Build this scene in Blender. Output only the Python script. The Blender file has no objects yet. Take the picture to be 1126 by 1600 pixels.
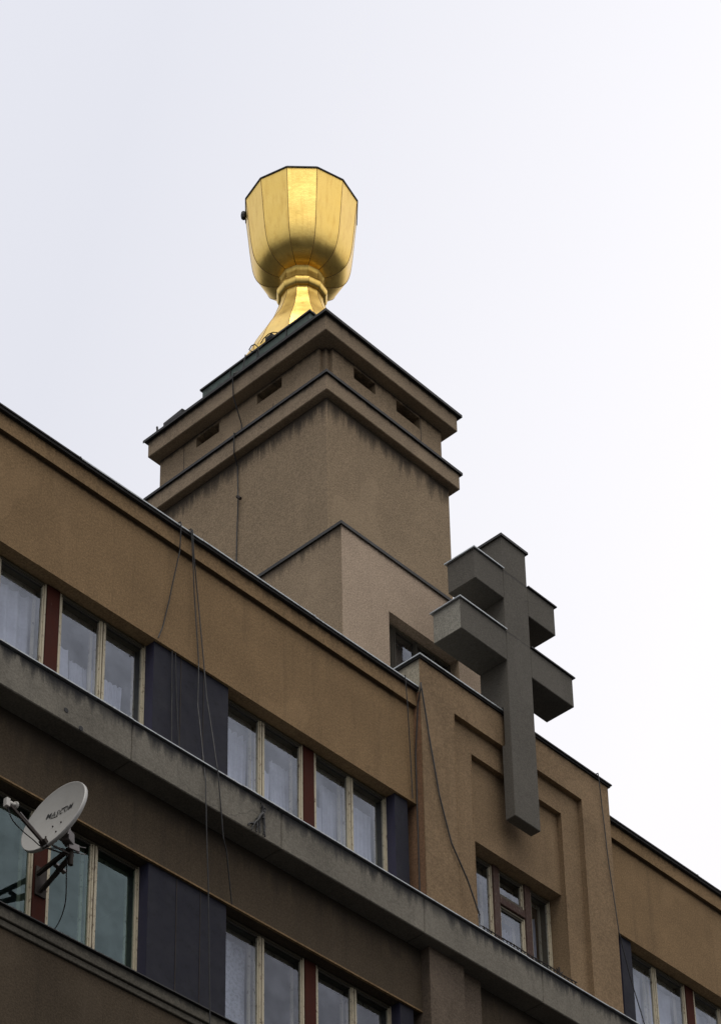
import bpy, bmesh, math, random
from mathutils import Vector, Matrix, noise
random.seed(7)
S = bpy.context.scene
COL = S.collection

# ------------------------------------------------------------------ camera
cam_d = bpy.data.cameras.new('camera')
cam = bpy.data.objects.new('camera', cam_d); COL.objects.link(cam)
R0 = (0.6746924, -0.7376978, -0.0234)
def _rot(yaw, pit, rol):
    f = Vector((math.sin(yaw)*math.cos(pit), math.cos(yaw)*math.cos(pit), math.sin(pit)))
    r = Vector((math.cos(yaw), -math.sin(yaw), 0)); d = f.cross(r)
    c, s = math.cos(rol), math.sin(rol)
    return c*r + s*d, -s*r + c*d, f
r_, d_, f_ = _rot(0.8422841615571154, 0.4840502080837808, 0.026488705985969797)
cam.matrix_world = Matrix(((r_.x, -d_.x, -f_.x, 0), (r_.y, -d_.y, -f_.y, 0), (r_.z, -d_.z, -f_.z, 0), (0, 0, 0, 1)))
cam_d.sensor_fit = 'HORIZONTAL'; cam_d.sensor_width = 36
cam_d.lens = 4173.005*36/1126
cam_d.shift_x = -71.202/1126; cam_d.shift_y = 1069.167/1126
cam_d.clip_start = 0.1; cam_d.clip_end = 2000
S.camera = cam

# ------------------------------------------------------------------ sky, sun, exposure
SUN_AZ, SUN_EL = math.radians(225), math.radians(67)      # azimuth clockwise from +Y (the +Y side is behind the facade)
W = bpy.data.worlds.new('World'); S.world = W; W.use_nodes = True
nt = W.node_tree; nt.nodes.clear()
def N(t, k, **kw):
    n = t.nodes.new(k)
    for a, b in kw.items(): setattr(n, a, b)
    return n
wo = N(nt, 'ShaderNodeOutputWorld'); bg = N(nt, 'ShaderNodeBackground')
bg.inputs['Strength'].default_value = 0.1
sky = N(nt, 'ShaderNodeTexSky', sky_type='NISHITA'); sky.sun_disc = False
sky.sun_elevation = SUN_EL; sky.sun_rotation = SUN_AZ
tc = N(nt, 'ShaderNodeTexCoord')
dot = N(nt, 'ShaderNodeVectorMath', operation='DOT_PRODUCT')
dot.inputs[1].default_value = (0.80, -0.52, -0.28)
nt.links.new(tc.outputs['Generated'], dot.inputs[0])
cr = N(nt, 'ShaderNodeValToRGB')                               # overcast veil: bluish white, brighter towards the sun's side
cr.color_ramp.elements[0].position = 0.0; cr.color_ramp.elements[0].color = (8.0/10, 8.1/10, 8.8/10, 1)
cr.color_ramp.elements[1].position = 1.0; cr.color_ramp.elements[1].color = (10.6/10, 10.4/10, 10.7/10, 1)
mr = N(nt, 'ShaderNodeMapRange'); mr.inputs['From Min'].default_value = -0.13; mr.inputs['From Max'].default_value = 0.12
nt.links.new(dot.outputs['Value'], mr.inputs['Value']); nt.links.new(mr.outputs['Result'], cr.inputs['Fac'])
nz = N(nt, 'ShaderNodeTexNoise'); nz.inputs['Scale'].default_value = 3.0; nz.inputs['Detail'].default_value = 4
nt.links.new(tc.outputs['Generated'], nz.inputs['Vector'])
nm = N(nt, 'ShaderNodeMapRange'); nm.inputs['To Min'].default_value = 9.85; nm.inputs['To Max'].default_value = 10.3
nt.links.new(nz.outputs['Fac'], nm.inputs['Value'])
sc = N(nt, 'ShaderNodeVectorMath', operation='SCALE')
sz = N(nt, 'ShaderNodeSeparateXYZ'); nt.links.new(tc.outputs['Generated'], sz.inputs[0])      # overcast sky: dimmer towards the horizon all round
el = N(nt, 'ShaderNodeValToRGB'); nt.links.new(sz.outputs['Z'], el.inputs['Fac'])
el.color_ramp.elements[0].position = 0.0; el.color_ramp.elements[0].color = (.30, .30, .30, 1)
el.color_ramp.elements[1].position = 1.0; el.color_ramp.elements[1].color = (1, 1, 1, 1)
e_ = el.color_ramp.elements.new(.42); e_.color = (.90, .90, .90, 1)
nt.links.new(cr.outputs['Color'], sc.inputs[0]); 
em = N(nt, 'ShaderNodeMath', operation='MULTIPLY'); nt.links.new(nm.outputs['Result'], em.inputs[0]); nt.links.new(el.outputs['Color'], em.inputs[1])
em2 = N(nt, 'ShaderNodeMath', operation='MULTIPLY'); em2.inputs[1].default_value = 1.08; nt.links.new(em.outputs[0], em2.inputs[0])
nt.links.new(em2.outputs[0], sc.inputs['Scale'])
mx = N(nt, 'ShaderNodeMixRGB'); mx.inputs['Fac'].default_value = 0.94
nt.links.new(sky.outputs['Color'], mx.inputs['Color1']); nt.links.new(sc.outputs['Vector'], mx.inputs['Color2'])
nt.links.new(mx.outputs['Color'], bg.inputs['Color']); nt.links.new(bg.outputs['Background'], wo.inputs['Surface'])

sd = bpy.data.lights.new('sun', 'SUN'); sd.energy = 1.5; sd.angle = math.radians(30); sd.color = (1, .96, .9)
sun = bpy.data.objects.new('sun', sd); COL.objects.link(sun)
sv = Vector((math.sin(SUN_AZ)*math.cos(SUN_EL), math.cos(SUN_AZ)*math.cos(SUN_EL), math.sin(SUN_EL)))
sun.rotation_euler = sv.to_track_quat('Z', 'Y').to_euler()
S.view_settings.view_transform = 'Standard'; S.view_settings.look = 'None'
S.view_settings.exposure = 0; S.view_settings.gamma = 1; S.view_settings.use_curve_mapping = False
S.render.engine = 'CYCLES'
S.cycles.max_bounces = 8; S.cycles.transparent_max_bounces = 12

# ------------------------------------------------------------------ materials
def rgb(c): return (c[0], c[1], c[2], 1)
def new_mat(name):
    m = bpy.data.materials.new(name); m.use_nodes = True
    t = m.node_tree; t.nodes.clear()
    o = N(t, 'ShaderNodeOutputMaterial'); b = N(t, 'ShaderNodeBsdfPrincipled')
    t.links.new(b.outputs[0], o.inputs['Surface'])
    return m, t, b
def noise_node(t, vec, scale, detail=4, rough=.55):
    n = N(t, 'ShaderNodeTexNoise'); n.inputs['Scale'].default_value = scale
    n.inputs['Detail'].default_value = detail; n.inputs['Roughness'].default_value = rough
    t.links.new(vec, n.inputs['Vector']); return n.outputs['Fac']
def maprange(t, v, a, b, c, d):
    n = N(t, 'ShaderNodeMapRange')
    for k, x in zip(('From Min', 'From Max', 'To Min', 'To Max'), (a, b, c, d)): n.inputs[k].default_value = x
    t.links.new(v, n.inputs['Value']); return n.outputs['Result']
def mathn(t, op, a, b):
    n = N(t, 'ShaderNodeMath', operation=op)
    for i, x in enumerate((a, b)):
        if isinstance(x, (int, float)): n.inputs[i].default_value = x
        else: t.links.new(x, n.inputs[i])
    return n.outputs[0]
def mixc(t, fac, a, b, mode='MIX'):
    n = N(t, 'ShaderNodeMixRGB', blend_type=mode)
    for k, x in (('Fac', fac), ('Color1', a), ('Color2', b)):
        if isinstance(x, (int, float)): n.inputs[k].default_value = x
        elif isinstance(x, tuple): n.inputs[k].default_value = rgb(x)
        else: t.links.new(x, n.inputs[k])
    return n.outputs[0]
def scaled(t, pos, s):
    n = N(t, 'ShaderNodeVectorMath', operation='MULTIPLY'); n.inputs[1].default_value = s
    t.links.new(pos, n.inputs[0]); return n.outputs[0]
def plaster(name, base, stain_shade=None, stain_shade_amt=.5, mott=.22, drip_shade=(), grain=.85, bump=.35, patches=.0, streaks=.25):
    """weathered render; drip_shade = [(z_top, reach)]: run-off stains with painted-in shade, ragged-edged, below a ledge or coping"""
    m, t, b = new_mat(name)
    pos = N(t, 'ShaderNodeNewGeometry').outputs['Position']
    sep = N(t, 'ShaderNodeSeparateXYZ'); t.links.new(pos, sep.inputs[0])
    dark = stain_shade or tuple(c*.3 for c in base)
    big = noise_node(t, pos, .9, 5, .6); mid = noise_node(t, pos, 5, 5, .6); fine = noise_node(t, pos, 36, 4, .85)
    c = mixc(t, maprange(t, big, .3, .7, 0, 1), tuple(x*(1-mott) for x in base), tuple(x*(1+mott*.7) for x in base))
    c = mixc(t, maprange(t, mid, .35, .75, 0, .35), c, tuple(x*(1-mott*1.4) for x in base))
    c = mixc(t, mathn(t, 'MULTIPLY', maprange(t, fine, .42, .62, 0, 1), grain*.6), c, tuple(x*.5 for x in base))
    c = mixc(t, mathn(t, 'MULTIPLY', maprange(t, fine, .55, .40, 0, 1), grain*.35), c, tuple(min(1, x*1.8) for x in base))
    st = noise_node(t, scaled(t, pos, (3.2, 3.2, .22)), 1.6, 5, .65)
    c = mixc(t, mathn(t, 'MULTIPLY', maprange(t, st, .55, .8, 0, 1), streaks), c, dark)
    lt = noise_node(t, scaled(t, pos, (2.1, 2.1, .3)), 1.1, 4, .6)
    c = mixc(t, mathn(t, 'MULTIPLY', maprange(t, lt, .6, .8, 0, 1), streaks*.8), c, tuple(min(1, x*1.45+.02) for x in base))
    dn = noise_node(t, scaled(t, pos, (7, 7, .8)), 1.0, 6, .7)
    for (zt, reach) in drip_shade:  # soot run-off and overhang shade mixed into one dark band
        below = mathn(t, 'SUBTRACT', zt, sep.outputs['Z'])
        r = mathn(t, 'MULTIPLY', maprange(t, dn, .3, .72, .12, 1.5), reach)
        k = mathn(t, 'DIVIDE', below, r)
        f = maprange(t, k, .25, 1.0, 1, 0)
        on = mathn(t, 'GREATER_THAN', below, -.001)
        f = mathn(t, 'MULTIPLY', mathn(t, 'MULTIPLY', f, on), stain_shade_amt)
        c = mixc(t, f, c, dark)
    wv = N(t, 'ShaderNodeVectorMath', operation='ADD')
    wn = N(t, 'ShaderNodeTexNoise'); wn.inputs['Scale'].default_value = 2.5; wn.inputs['Detail'].default_value = 5
    t.links.new(pos, wn.inputs['Vector']); ws = N(t, 'ShaderNodeVectorMath', operation='SCALE'); ws.inputs['Scale'].default_value = .55
    t.links.new(wn.outputs['Color'], ws.inputs[0]); t.links.new(pos, wv.inputs[0]); t.links.new(ws.outputs[0], wv.inputs[1])
    vo = N(t, 'ShaderNodeTexVoronoi', feature='DISTANCE_TO_EDGE'); vo.inputs['Scale'].default_value = .55
    t.links.new(wv.outputs[0], vo.inputs['Vector'])
    ck = mathn(t, 'MULTIPLY', maprange(t, vo.outputs['Distance'], .0015, .007, 1, 0), maprange(t, noise_node(t, pos, .7, 2, .5), .56, .64, 0, .3))
    c = mixc(t, ck, c, dark)
    rp = noise_node(t, scaled(t, pos, (1, 1, .7)), .75, 2, .35)
    c = mixc(t, maprange(t, rp, .62, .64, 0, .16), c, tuple(min(1, x*1.5+.01) for x in base))
    if patches:
        pn = noise_node(t, pos, 2.3, 6, .75)
        c = mixc(t, mathn(t, 'MULTIPLY', maprange(t, pn, .66, .72, 0, 1), patches), c, dark)
    t.links.new(c, b.inputs['Base Color']); b.inputs['Roughness'].default_value = .93
    b.inputs['Specular IOR Level'].default_value = .15
    bp = N(t, 'ShaderNodeBump'); bp.inputs['Strength'].default_value = bump; bp.inputs['Distance'].default_value = .02
    hh = mathn(t, 'ADD', noise_node(t, pos, 38, 4, .7), mathn(t, 'MULTIPLY', mid, .8))
    t.links.new(hh, bp.inputs['Height']); t.links.new(bp.outputs[0], b.inputs['Normal'])
    return m
def simple(name, base, rough=.6, metal=0., var=.2, scale=12, bump=.1, spec=.4, stretch=(1, 1, 1), second=None, amt=.6, th=(.52, .66)):
    m, t, b = new_mat(name)
    pos = N(t, 'ShaderNodeNewGeometry').outputs['Position']
    p = scaled(t, pos, stretch)
    n = noise_node(t, p, scale, 5, .65)
    c = mixc(t, n, tuple(x*(1-var) for x in base), tuple(min(1, x*(1+var)) for x in base))
    if second:
        n2 = noise_node(t, p, scale*2.7, 5, .75)
        c = mixc(t, mathn(t, 'MULTIPLY', maprange(t, n2, th[0], th[1], 0, 1), amt), c, second)
    t.links.new(c, b.inputs['Base Color'])
    t.links.new(maprange(t, n, .3, .7, max(.05, rough-.1), min(1, rough+.1)), b.inputs['Roughness'])
    b.inputs['Metallic'].default_value = metal; b.inputs['Specular IOR Level'].default_value = spec
    if bump:
        bp = N(t, 'ShaderNodeBump'); bp.inputs['Strength'].default_value = bump; bp.inputs['Distance'].default_value = .01
        t.links.new(n, bp.inputs['Height']); t.links.new(bp.outputs[0], b.inputs['Normal'])
    return m

M = {}
OCH = (.235, .153, .077)
M['ochre'] = plaster('ochre_render', OCH, stain_shade=(.04, .03, .02), stain_shade_amt=.75, drip_shade=[(23.78, .07), (24.10, .17)], patches=.25, streaks=.3)
M['lower'] = plaster('brown_render', (.078, .058, .037), stain_shade=(.03, .025, .02), stain_shade_amt=.6, drip_shade=[(19.70, .5)], streaks=.3)
M['bay'] = plaster('bay_render', (.235, .160, .090), stain_shade=(.05, .035, .02), stain_shade_amt=.8, drip_shade=[(24.66, .14)], streaks=.22)
M['bay_red'] = plaster('bay_reveal_render', (.22, .125, .07), streaks=.3)
M['baylow'] = plaster('bay_lower_render', (.125, .095, .068), streaks=.3)
M['bay_grey'] = plaster('bay_side_render', (.34, .30, .22), stain_shade=(.05, .045, .04), drip_shade=[(24.64, .15)], stain_shade_amt=.6)
M['tower'] = plaster('tower_render', (.29, .215, .135), stain_shade=(.035, .03, .025), stain_shade_amt=.85, drip_shade=[(31.80, .50), (33.12, .14)], streaks=.14, mott=.16)
M['cornice'] = plaster('cornice_render', (.28, .212, .14), stain_shade=(.03, .03, .03), stain_shade_amt=.85, drip_shade=[(32.16, .12), (33.50, .14)], streaks=.2)
M['pent'] = plaster('penthouse_render', (.47, .36, .26), stain_shade=(.08, .06, .05), stain_shade_amt=.6, drip_shade=[(27.60, .12)], streaks=.16)
M['pent_side'] = plaster('penthouse_side_render', (.31, .232, .15), stain_shade=(.05, .04, .03), stain_shade_amt=.8, drip_shade=[(27.60, .3)], streaks=.12)
M['ledge'] = plaster('ledge_concrete', (.185, .168, .135), stain_shade=(.025, .025, .026), stain_shade_amt=.97, grain=.6, drip_shade=[(20.29, .27)], mott=.28, streaks=.35, patches=.2)
M['sill'] = plaster('sill_concrete', (.10, .09, .07), stain_shade=(.02, .02, .018), stain_shade_amt=.8, drip_shade=[(16.95, .10)])
M['cross'] = plaster('cross_concrete', (.118, .108, .09), stain_shade=(.03, .03, .03), stain_shade_amt=.5, grain=.5, drip_shade=[(27.24, .07), (26.06, .07)], mott=.12, streaks=.15)
M['cross_end'] = plaster('cross_arm_end_concrete', (.27, .255, .21), stain_shade=(.08, .08, .07), stain_shade_amt=.5, drip_shade=[(26.05, .1)], mott=.3, patches=.4)
M['panel'] = simple('blue_black_panel', (.017, .017, .025), rough=.75, var=.25, scale=4, spec=.2, bump=.15, second=(.009, .009, .01), amt=.5)
M['panel_side'] = simple('blue_panel_edge', (.035, .033, .06), rough=.6, var=.2, scale=6)
M['flash_dark'] = simple('dark_sheet_metal', (.045, .043, .04), rough=.6, metal=.3, var=.4, scale=3, bump=.2)
M['flash_light'] = simple('zinc_sheet', (.42, .44, .44), rough=.5, metal=.6, var=.25, scale=5, second=(.12, .11, .10), amt=.6)
M['shade_strip'] = simple('stain_shade_strip', (.018, .016, .014), rough=.9, var=.3)  # black for strips that imitate the stained, shadowed band under copings
M['copper'] = simple('patinated_copper', (.085, .115, .095), rough=.7, metal=.2, var=.45, scale=4, second=(.035, .035, .03), amt=.8)
M['cream'] = simple('flaking_cream_paint', (.50, .44, .31), rough=.7, var=.2, scale=9, stretch=(1, 1, .5), second=(.10, .06, .035), amt=.9, th=(.56, .64))
M['headrail'] = simple('weathered_olive_paint', (.10, .085, .055), rough=.8, var=.3, scale=10)
M['reveal'] = simple('dull_beige_paint', (.13, .12, .085), rough=.8, var=.25, scale=8, stretch=(1, 1, .4), second=(.08, .06, .04), amt=.6)
M['dkwood'] = simple('dark_window_wood', (.06, .052, .038), rough=.8, var=.3, scale=14, stretch=(1, 1, .2))
M['red'] = simple('oxblood_paint', (.058, .016, .010), spec=.1, rough=.8, var=.35, scale=9, stretch=(1.4, 1.4, .4), second=(.30, .20, .15), amt=.25, th=(.64, .7))
M['redw'] = simple('worn_oxblood_paint', (.062, .030, .020), rough=.8, var=.4, scale=14, stretch=(1.4, 1.4, .4), second=(.26, .21, .16), amt=.6, th=(.57, .63))
M['cable'] = simple('black_cable', (.01, .009, .008), rough=.6, var=.2, bump=0)
M['iron'] = simple('rusty_iron', (.035, .026, .02), rough=.8, var=.4, scale=20, bump=.1)
M['steel'] = simple('galvanised_steel', (.17, .155, .15), rough=.45, metal=.6, var=.3, scale=15)
M['dish'] = simple('dish_paint', (.41, .40, .37), rough=.45, var=.06, scale=5, second=(.38, .35, .31), amt=.35)
M['ink'] = simple('black_print', (.03, .03, .03), rough=.6, var=.05, bump=0)
M['plastic'] = simple('white_plastic', (.48, .46, .41), rough=.4, var=.08)
M['inside'] = simple('room_plaster', (.36, .37, .36), rough=.9, var=.08, scale=2)
M['asphalt'] = simple('asphalt', (.022, .022, .023), rough=.9, var=.3, scale=3)
M['roof'] = simple('roof_felt', (.06, .06, .06), rough=.9, var=.3, scale=2)
M['void'] = simple('dark_niche', (.05, .042, .033), rough=.95, var=.3, scale=6)
# curtain: thin cloth that lets light through
def cloth(name, col, lace=False):
    m, t, b = new_mat(name)
    out = [n for n in t.nodes if n.type == 'OUTPUT_MATERIAL'][0]
    tr = N(t, 'ShaderNodeBsdfTranslucent'); tr.inputs['Color'].default_value = rgb(tuple(c*.8 for c in col))
    b.inputs['Roughness'].default_value = .9; b.inputs['Specular IOR Level'].default_value = .1
    pos = N(t, 'ShaderNodeNewGeometry').outputs['Position']
    n = noise_node(t, scaled(t, pos, (14, 1, 1.2)), 2, 4, .6)
    c = mixc(t, n, tuple(x*.75 for x in col), col); t.links.new(c, b.inputs['Base Color'])
    mixs = N(t, 'ShaderNodeMixShader'); mixs.inputs[0].default_value = .2
    t.links.new(b.outputs[0], mixs.inputs[1]); t.links.new(tr.outputs[0], mixs.inputs[2])
    tp = N(t, 'ShaderNodeBsdfTransparent'); m2 = N(t, 'ShaderNodeMixShader')
    lf = noise_node(t, pos, 22, 3, .6)
    t.links.new(maprange(t, lf, .45, .65, .08, .4 if lace else .16), m2.inputs[0])
    t.links.new(mixs.outputs[0], m2.inputs[1]); t.links.new(tp.outputs[0], m2.inputs[2])
    t.links.new(m2.outputs[0], out.inputs['Surface'])
    return m
M['curtain'] = cloth('net_curtain', (.80, .79, .84)); M['lace'] = cloth('lace_curtain', (.78, .77, .80), True)
def glass(name, tint, r0, refl=(.9, .95, 1)):
    m = bpy.data.materials.new(name); m.use_nodes = True; t = m.node_tree; t.nodes.clear()
    o = N(t, 'ShaderNodeOutputMaterial'); g = N(t, 'ShaderNodeBsdfGlossy'); tp = N(t, 'ShaderNodeBsdfTransparent')
    g.inputs['Roughness'].default_value = .03; g.inputs['Color'].default_value = rgb(refl)
    tp.inputs['Color'].default_value = rgb(tint)
    lw = N(t, 'ShaderNodeLayerWeight'); lw.inputs['Blend'].default_value = .5
    pos = N(t, 'ShaderNodeNewGeometry').outputs['Position']
    dirt = maprange(t, noise_node(t, pos, 3, 6, .7), .3, .7, .75, 1.2)
    f = mathn(t, 'MULTIPLY', maprange(t, mathn(t, 'POWER', lw.outputs['Facing'], 5.0), 0, 1, r0, 1), dirt)
    bp = N(t, 'ShaderNodeBump'); bp.inputs['Strength'].default_value = .25; bp.inputs['Distance'].default_value = .01
    t.links.new(noise_node(t, pos, 1.6, 2, .5), bp.inputs['Height']); t.links.new(bp.outputs[0], g.inputs['Normal'])
    ms = N(t, 'ShaderNodeMixShader'); t.links.new(f, ms.inputs[0])
    t.links.new(tp.outputs[0], ms.inputs[1]); t.links.new(g.outputs[0], ms.inputs[2]); t.links.new(ms.outputs[0], o.inputs['Surface'])
    return m
M['glass'] = glass('window_glass', (.80, .84, .90), .13, (.82, .88, 1))
M['glass_low'] = glass('lower_window_glass', (.75, .80, .86), .085, (.84, .88, 1))
M['glass_teal'] = glass('greenish_window_glass', (.55, .68, .70), .085, (.72, .93, .95))
# gold leaf on metal sheets
def gold():
    m, t, b = new_mat('gold_leaf')
    pos = N(t, 'ShaderNodeNewGeometry').outputs['Position']
    n = noise_node(t, pos, 2.2, 5, .6); n2 = noise_node(t, scaled(t, pos, (5, 5, .6)), 3, 5, .65); n3 = noise_node(t, pos, 40, 3, .7)
    c = mixc(t, n, (.86, .56, .12), (1.0, .74, .24))
    c = mixc(t, maprange(t, n2, .48, .75, 0, .5), c, (.62, .36, .08))
    c = mixc(t, maprange(t, n3, .62, .75, 0, .4), c, (.5, .3, .1))
    t.links.new(c, b.inputs['Base Color']); b.inputs['Metallic'].default_value = 1
    t.links.new(maprange(t, n, .3, .7, .30, .46), b.inputs['Roughness'])
    bp = N(t, 'ShaderNodeBump'); bp.inputs['Strength'].default_value = .3; bp.inputs['Distance'].default_value = .03
    t.links.new(mathn(t, 'ADD', n, mathn(t, 'MULTIPLY', n3, .1)), bp.inputs['Height']); t.links.new(bp.outputs[0], b.inputs['Normal'])
    return m
M['gold'] = gold()
M['seam'] = simple('tarnished_seam', (.26, .15, .04), rough=.6, metal=.6, var=.3, scale=8, bump=0)

# ------------------------------------------------------------------ mesh helpers
class MB:
    def __init__(s): s.v = []; s.f = []; s.m = []
    def add(s, vs, fs, m=0):
        b = len(s.v); s.v += [tuple(v) for v in vs]; s.f += [tuple(b+i for i in f) for f in fs]
        s.m += (m if isinstance(m, (list, tuple)) else [m]*len(fs)); return s
    def box(s, x0, x1, y0, y1, z0, z1, m=0):
        vs = [(x, y, z) for z in (z0, z1) for y in (y0, y1) for x in (x0, x1)]
        # faces: bottom, top, front(-y), back, left(-x), right
        fs = [(0, 2, 3, 1), (4, 5, 7, 6), (0, 1, 5, 4), (2, 6, 7, 3), (0, 4, 6, 2), (1, 3, 7, 5)]
        return s.add(vs, fs, m)
    def tube(s, pts, r, n=6, m=0):
        pts = [Vector(p) for p in pts]; rings = []
        ref = Vector((.13, .31, .94))
        for i, p in enumerate(pts):
            d = (pts[min(i+1, len(pts)-1)] - pts[max(i-1, 0)]).normalized()
            a = d.cross(ref)
            if a.length < .15: a = d.cross(Vector((1, 0, 0)))
            a.normalize(); b = d.cross(a)
            rr = r[i] if isinstance(r, (list, tuple)) else r
            rings.append([p + rr*(math.cos(2*math.pi*k/n)*a + math.sin(2*math.pi*k/n)*b) for k in range(n)])
        vs = [v for q in rings for v in q]; fs = []
        for i in range(len(pts)-1):
            for k in range(n):
                fs.append((i*n+k, i*n+(k+1) % n, (i+1)*n+(k+1) % n, (i+1)*n+k))
        fs.append(tuple(range(n-1, -1, -1))); fs.append(tuple((len(pts)-1)*n+k for k in range(n)))
        return s.add(vs, fs, m)
    def bar(s, p, q, w, h, m=0):
        """rectangular bar between two points, w sideways and h upward"""
        p, q = Vector(p), Vector(q); d = (q-p).normalized()
        a = d.cross(Vector((0, 0, 1)))
        if a.length < .05: a = Vector((1, 0, 0))
        a.normalize(); b = a.cross(d)
        vs = [e + sa*a*w/2 + sb*b*h/2 for e in (p, q) for (sa, sb) in ((-1, -1), (1, -1), (1, 1), (-1, 1))]
        return s.add(vs, [(0, 1, 2, 3), (7, 6, 5, 4), (0, 4, 5, 1), (1, 5, 6, 2), (2, 6, 7, 3), (3, 7, 4, 0)], m)
def obj(name, mb, mats, parent=None, bevel=0, smooth=False):
    base = Vector(parent['_b']) if parent is not None else Vector((0, 0, 0))
    me = bpy.data.meshes.new(name)
    me.from_pydata([tuple(Vector(v)-base) for v in mb.v], [], mb.f)
    if not isinstance(mats, (list, tuple)): mats = [mats]
    for m in mats: me.materials.append(m)
    for p, i in zip(me.polygons, mb.m): p.material_index = i
    bm = bmesh.new(); bm.from_mesh(me); bmesh.ops.recalc_face_normals(bm, faces=bm.faces)
    if bevel:
        bmesh.ops.bevel(bm, geom=bm.edges[:], offset=bevel, segments=1, affect='EDGES')
    bm.to_mesh(me); bm.free()
    if smooth:
        for p in me.polygons: p.use_smooth = True
    o = bpy.data.objects.new(name, me); COL.objects.link(o)
    if parent is not None: o.parent = parent; o['_b'] = tuple(base)
    return o
def box(name, b, mats, parent=None, bevel=.006, m=0):
    return obj(name, MB().box(*b, m), mats, parent, bevel)
def thing(name, loc, label, cat, group=None):
    o = bpy.data.objects.new(name, None); COL.objects.link(o); o.location = loc; o['_b'] = tuple(loc)
    o.empty_display_size = .2
    o['label'] = label; o['category'] = cat
    if group: o['group'] = group
    return o
def tag(o, label, cat, group=None):
    o['label'] = label; o['category'] = cat
    if group: o['group'] = group
    return o
def jitter_line(a, b, n, amp, axis=2):
    pts = []
    for i in range(n+1):
        t = i/n; p = Vector(a).lerp(Vector(b), t); p[axis] += amp*(noise.noise(Vector((p.x*1.3, p.y*1.3, 7.7))))
        pts.append(p)
    return pts

# ------------------------------------------------------------------ ground
g = MB(); g.add([(-600, -600, -1.6), (600, -600, -1.6), (600, 600, -1.6), (-600, 600, -1.6)], [(0, 1, 2, 3)])
o = obj('ground', g, M['asphalt']); o['kind'] = 'structure'

# ------------------------------------------------------------------ the building
X0, X1 = 8.0, 34.0
B = thing('apartment_building', (20, 20, -1.6), 'ochre and brown rendered block with ribbon windows, a grey ledge and a stepped bay', 'building')
GR = [(14.745, 17.935), (19.245, 22.436), (27.704, 30.895)]           # openings, the same on both floors
PAN = [(13.43, 14.745), (17.935, 19.245), (22.436, 22.70), (27.44, 27.704), (30.895, 32.2)]
LIN, SB = (22.12, 18.72), (20.29, 16.95)

for (xa, xb) in ((X0, 22.845), (27.15, X1)):
    box('wall', (xa, xb, 20.0, 20.5, 22.12, 23.781), M['ochre'], B, 0)
    box('parapet_band', (xa, xb, 19.935, 20.5, 23.78, 24.09), M['ochre'], B, .004)
    # coping of sheet-metal lengths with standing joints
    n = int((xb-xa)/1.95)
    for i in range(n):
        a = xa+(xb-xa)*i/n; b = xa+(xb-xa)*(i+1)/n; mb = MB(); shade_strip = MB()
        dz = random.uniform(-.004, .004); dy = random.uniform(-.006, .006)
        y0 = 19.868+dy; z = 24.092+dz
        mb.box(a+.002, b-.002, y0, 20.56, z, z+.014)
        mb.box(a+.002, b-.002, y0, y0+.012, z-.006, z)
        shade_strip.box(a, b, y0+.016, y0+.08, z-.05, z-.001)  # dark strip added as the stained, shadowed band beneath the lip
        mb.box(b-.02, b-.004, y0+.004, 20.5, z+.022, z+.03)
        obj('parapet_coping', mb, [M['flash_light'] if 17.3 < (a+b)/2 < 22.8 else M['flash_dark']], B, 0)
        obj('coping_shade_strip', shade_strip, M['shade_strip'], B)
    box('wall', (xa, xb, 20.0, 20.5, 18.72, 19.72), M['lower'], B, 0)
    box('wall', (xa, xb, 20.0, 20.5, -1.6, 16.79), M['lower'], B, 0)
for (xa, xb) in ((X0, 13.43), (32.2, X1)):
    for k in (0, 1): box('wall', (xa, xb, 20.0, 20.5, SB[k]-.3, LIN[k]), M['ochre'] if k == 0 else M['lower'], B, 0)
# recess beside the end panels; its gap shade is put into the dark colour
for k in (0, 1):
    box('wall', (22.70, 22.95, 20.16, 20.5, SB[k]-.3, LIN[k]), M['dkwood'], B, 0)
    box('wall', (27.05, 27.44, 20.16, 20.5, SB[k]-.3, LIN[k]), M['dkwood'], B, 0)
# slab edge carrying the ledge, lintel line drip edges
mb = MB()
for z in LIN:
    for (xa, xb) in ((X0, 22.843), (27.152, X1)): mb.box(xa, xb, 19.992, 20.03, z-.012, z+.010)
obj('drip_edge', mb, M['ochre'], B)
for k in (0, 1):
    for (a, b) in PAN:
        z0, z1 = SB[k]-.25, LIN[k]-.004
        w = b-a
        pb = MB().box(a, b, 20.035, 20.42, z0, z1)
        pb.m[4] = 1
        p = obj('blue_panel', pb, [M['panel'], M['panel_side']], B, .003)
        if w > 1:                                   # thin cover strips over its joints
            s_ = MB().box(a+.46, a+.468, 20.028, 20.036, z0+.2, z1); s_.box(a+.86, a+.867, 20.029, 20.036, z0+.2, z1)
            obj('joint_strip', s_, M['iron'], p)

# ledge: cast slabs with open joints
js = [X0, 10.0, 12.45, 14.9, 17.3, 19.865, 22.574, 25.05, 27.5, 30.0, 32.3, X1]
for i in range(len(js)-1):
    a, b = js[i]+.004, js[i+1]-.004
    dy = random.uniform(-.004, .004)
    mb = MB().box(a, b, 19.68+dy, 20.22, 19.70, 20.272)
    obj('ledge_slab', mb, M['ledge'], B, .012)
mb = MB()
n = 14
for i in range(n):
    a = X0+(X1-X0)*i/n; b = X0+(X1-X0)*(i+1)/n; dz = random.uniform(-.003, .003); dy = random.uniform(-.006, .006)
    y0 = 19.645+dy; z = 20.29+dz
    mb.box(a, b-.003, y0, 20.19, z, z+.012); mb.box(a, b-.003, y0, y0+.01, z-.004, z)
obj('ledge_flashing', mb, M['flash_light'], B)
for (px, pz) in ((16.25, 19.872), (16.487, 19.735)):
    mb = MB()
    for rr, y0, y1 in ((.032, 19.672, 19.679),):
        mb.tube([(px, y0, pz), (px, y1, pz)], [.034, .034], 10)
    obj('drain_hole', mb, M['cable'], B)
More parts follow.
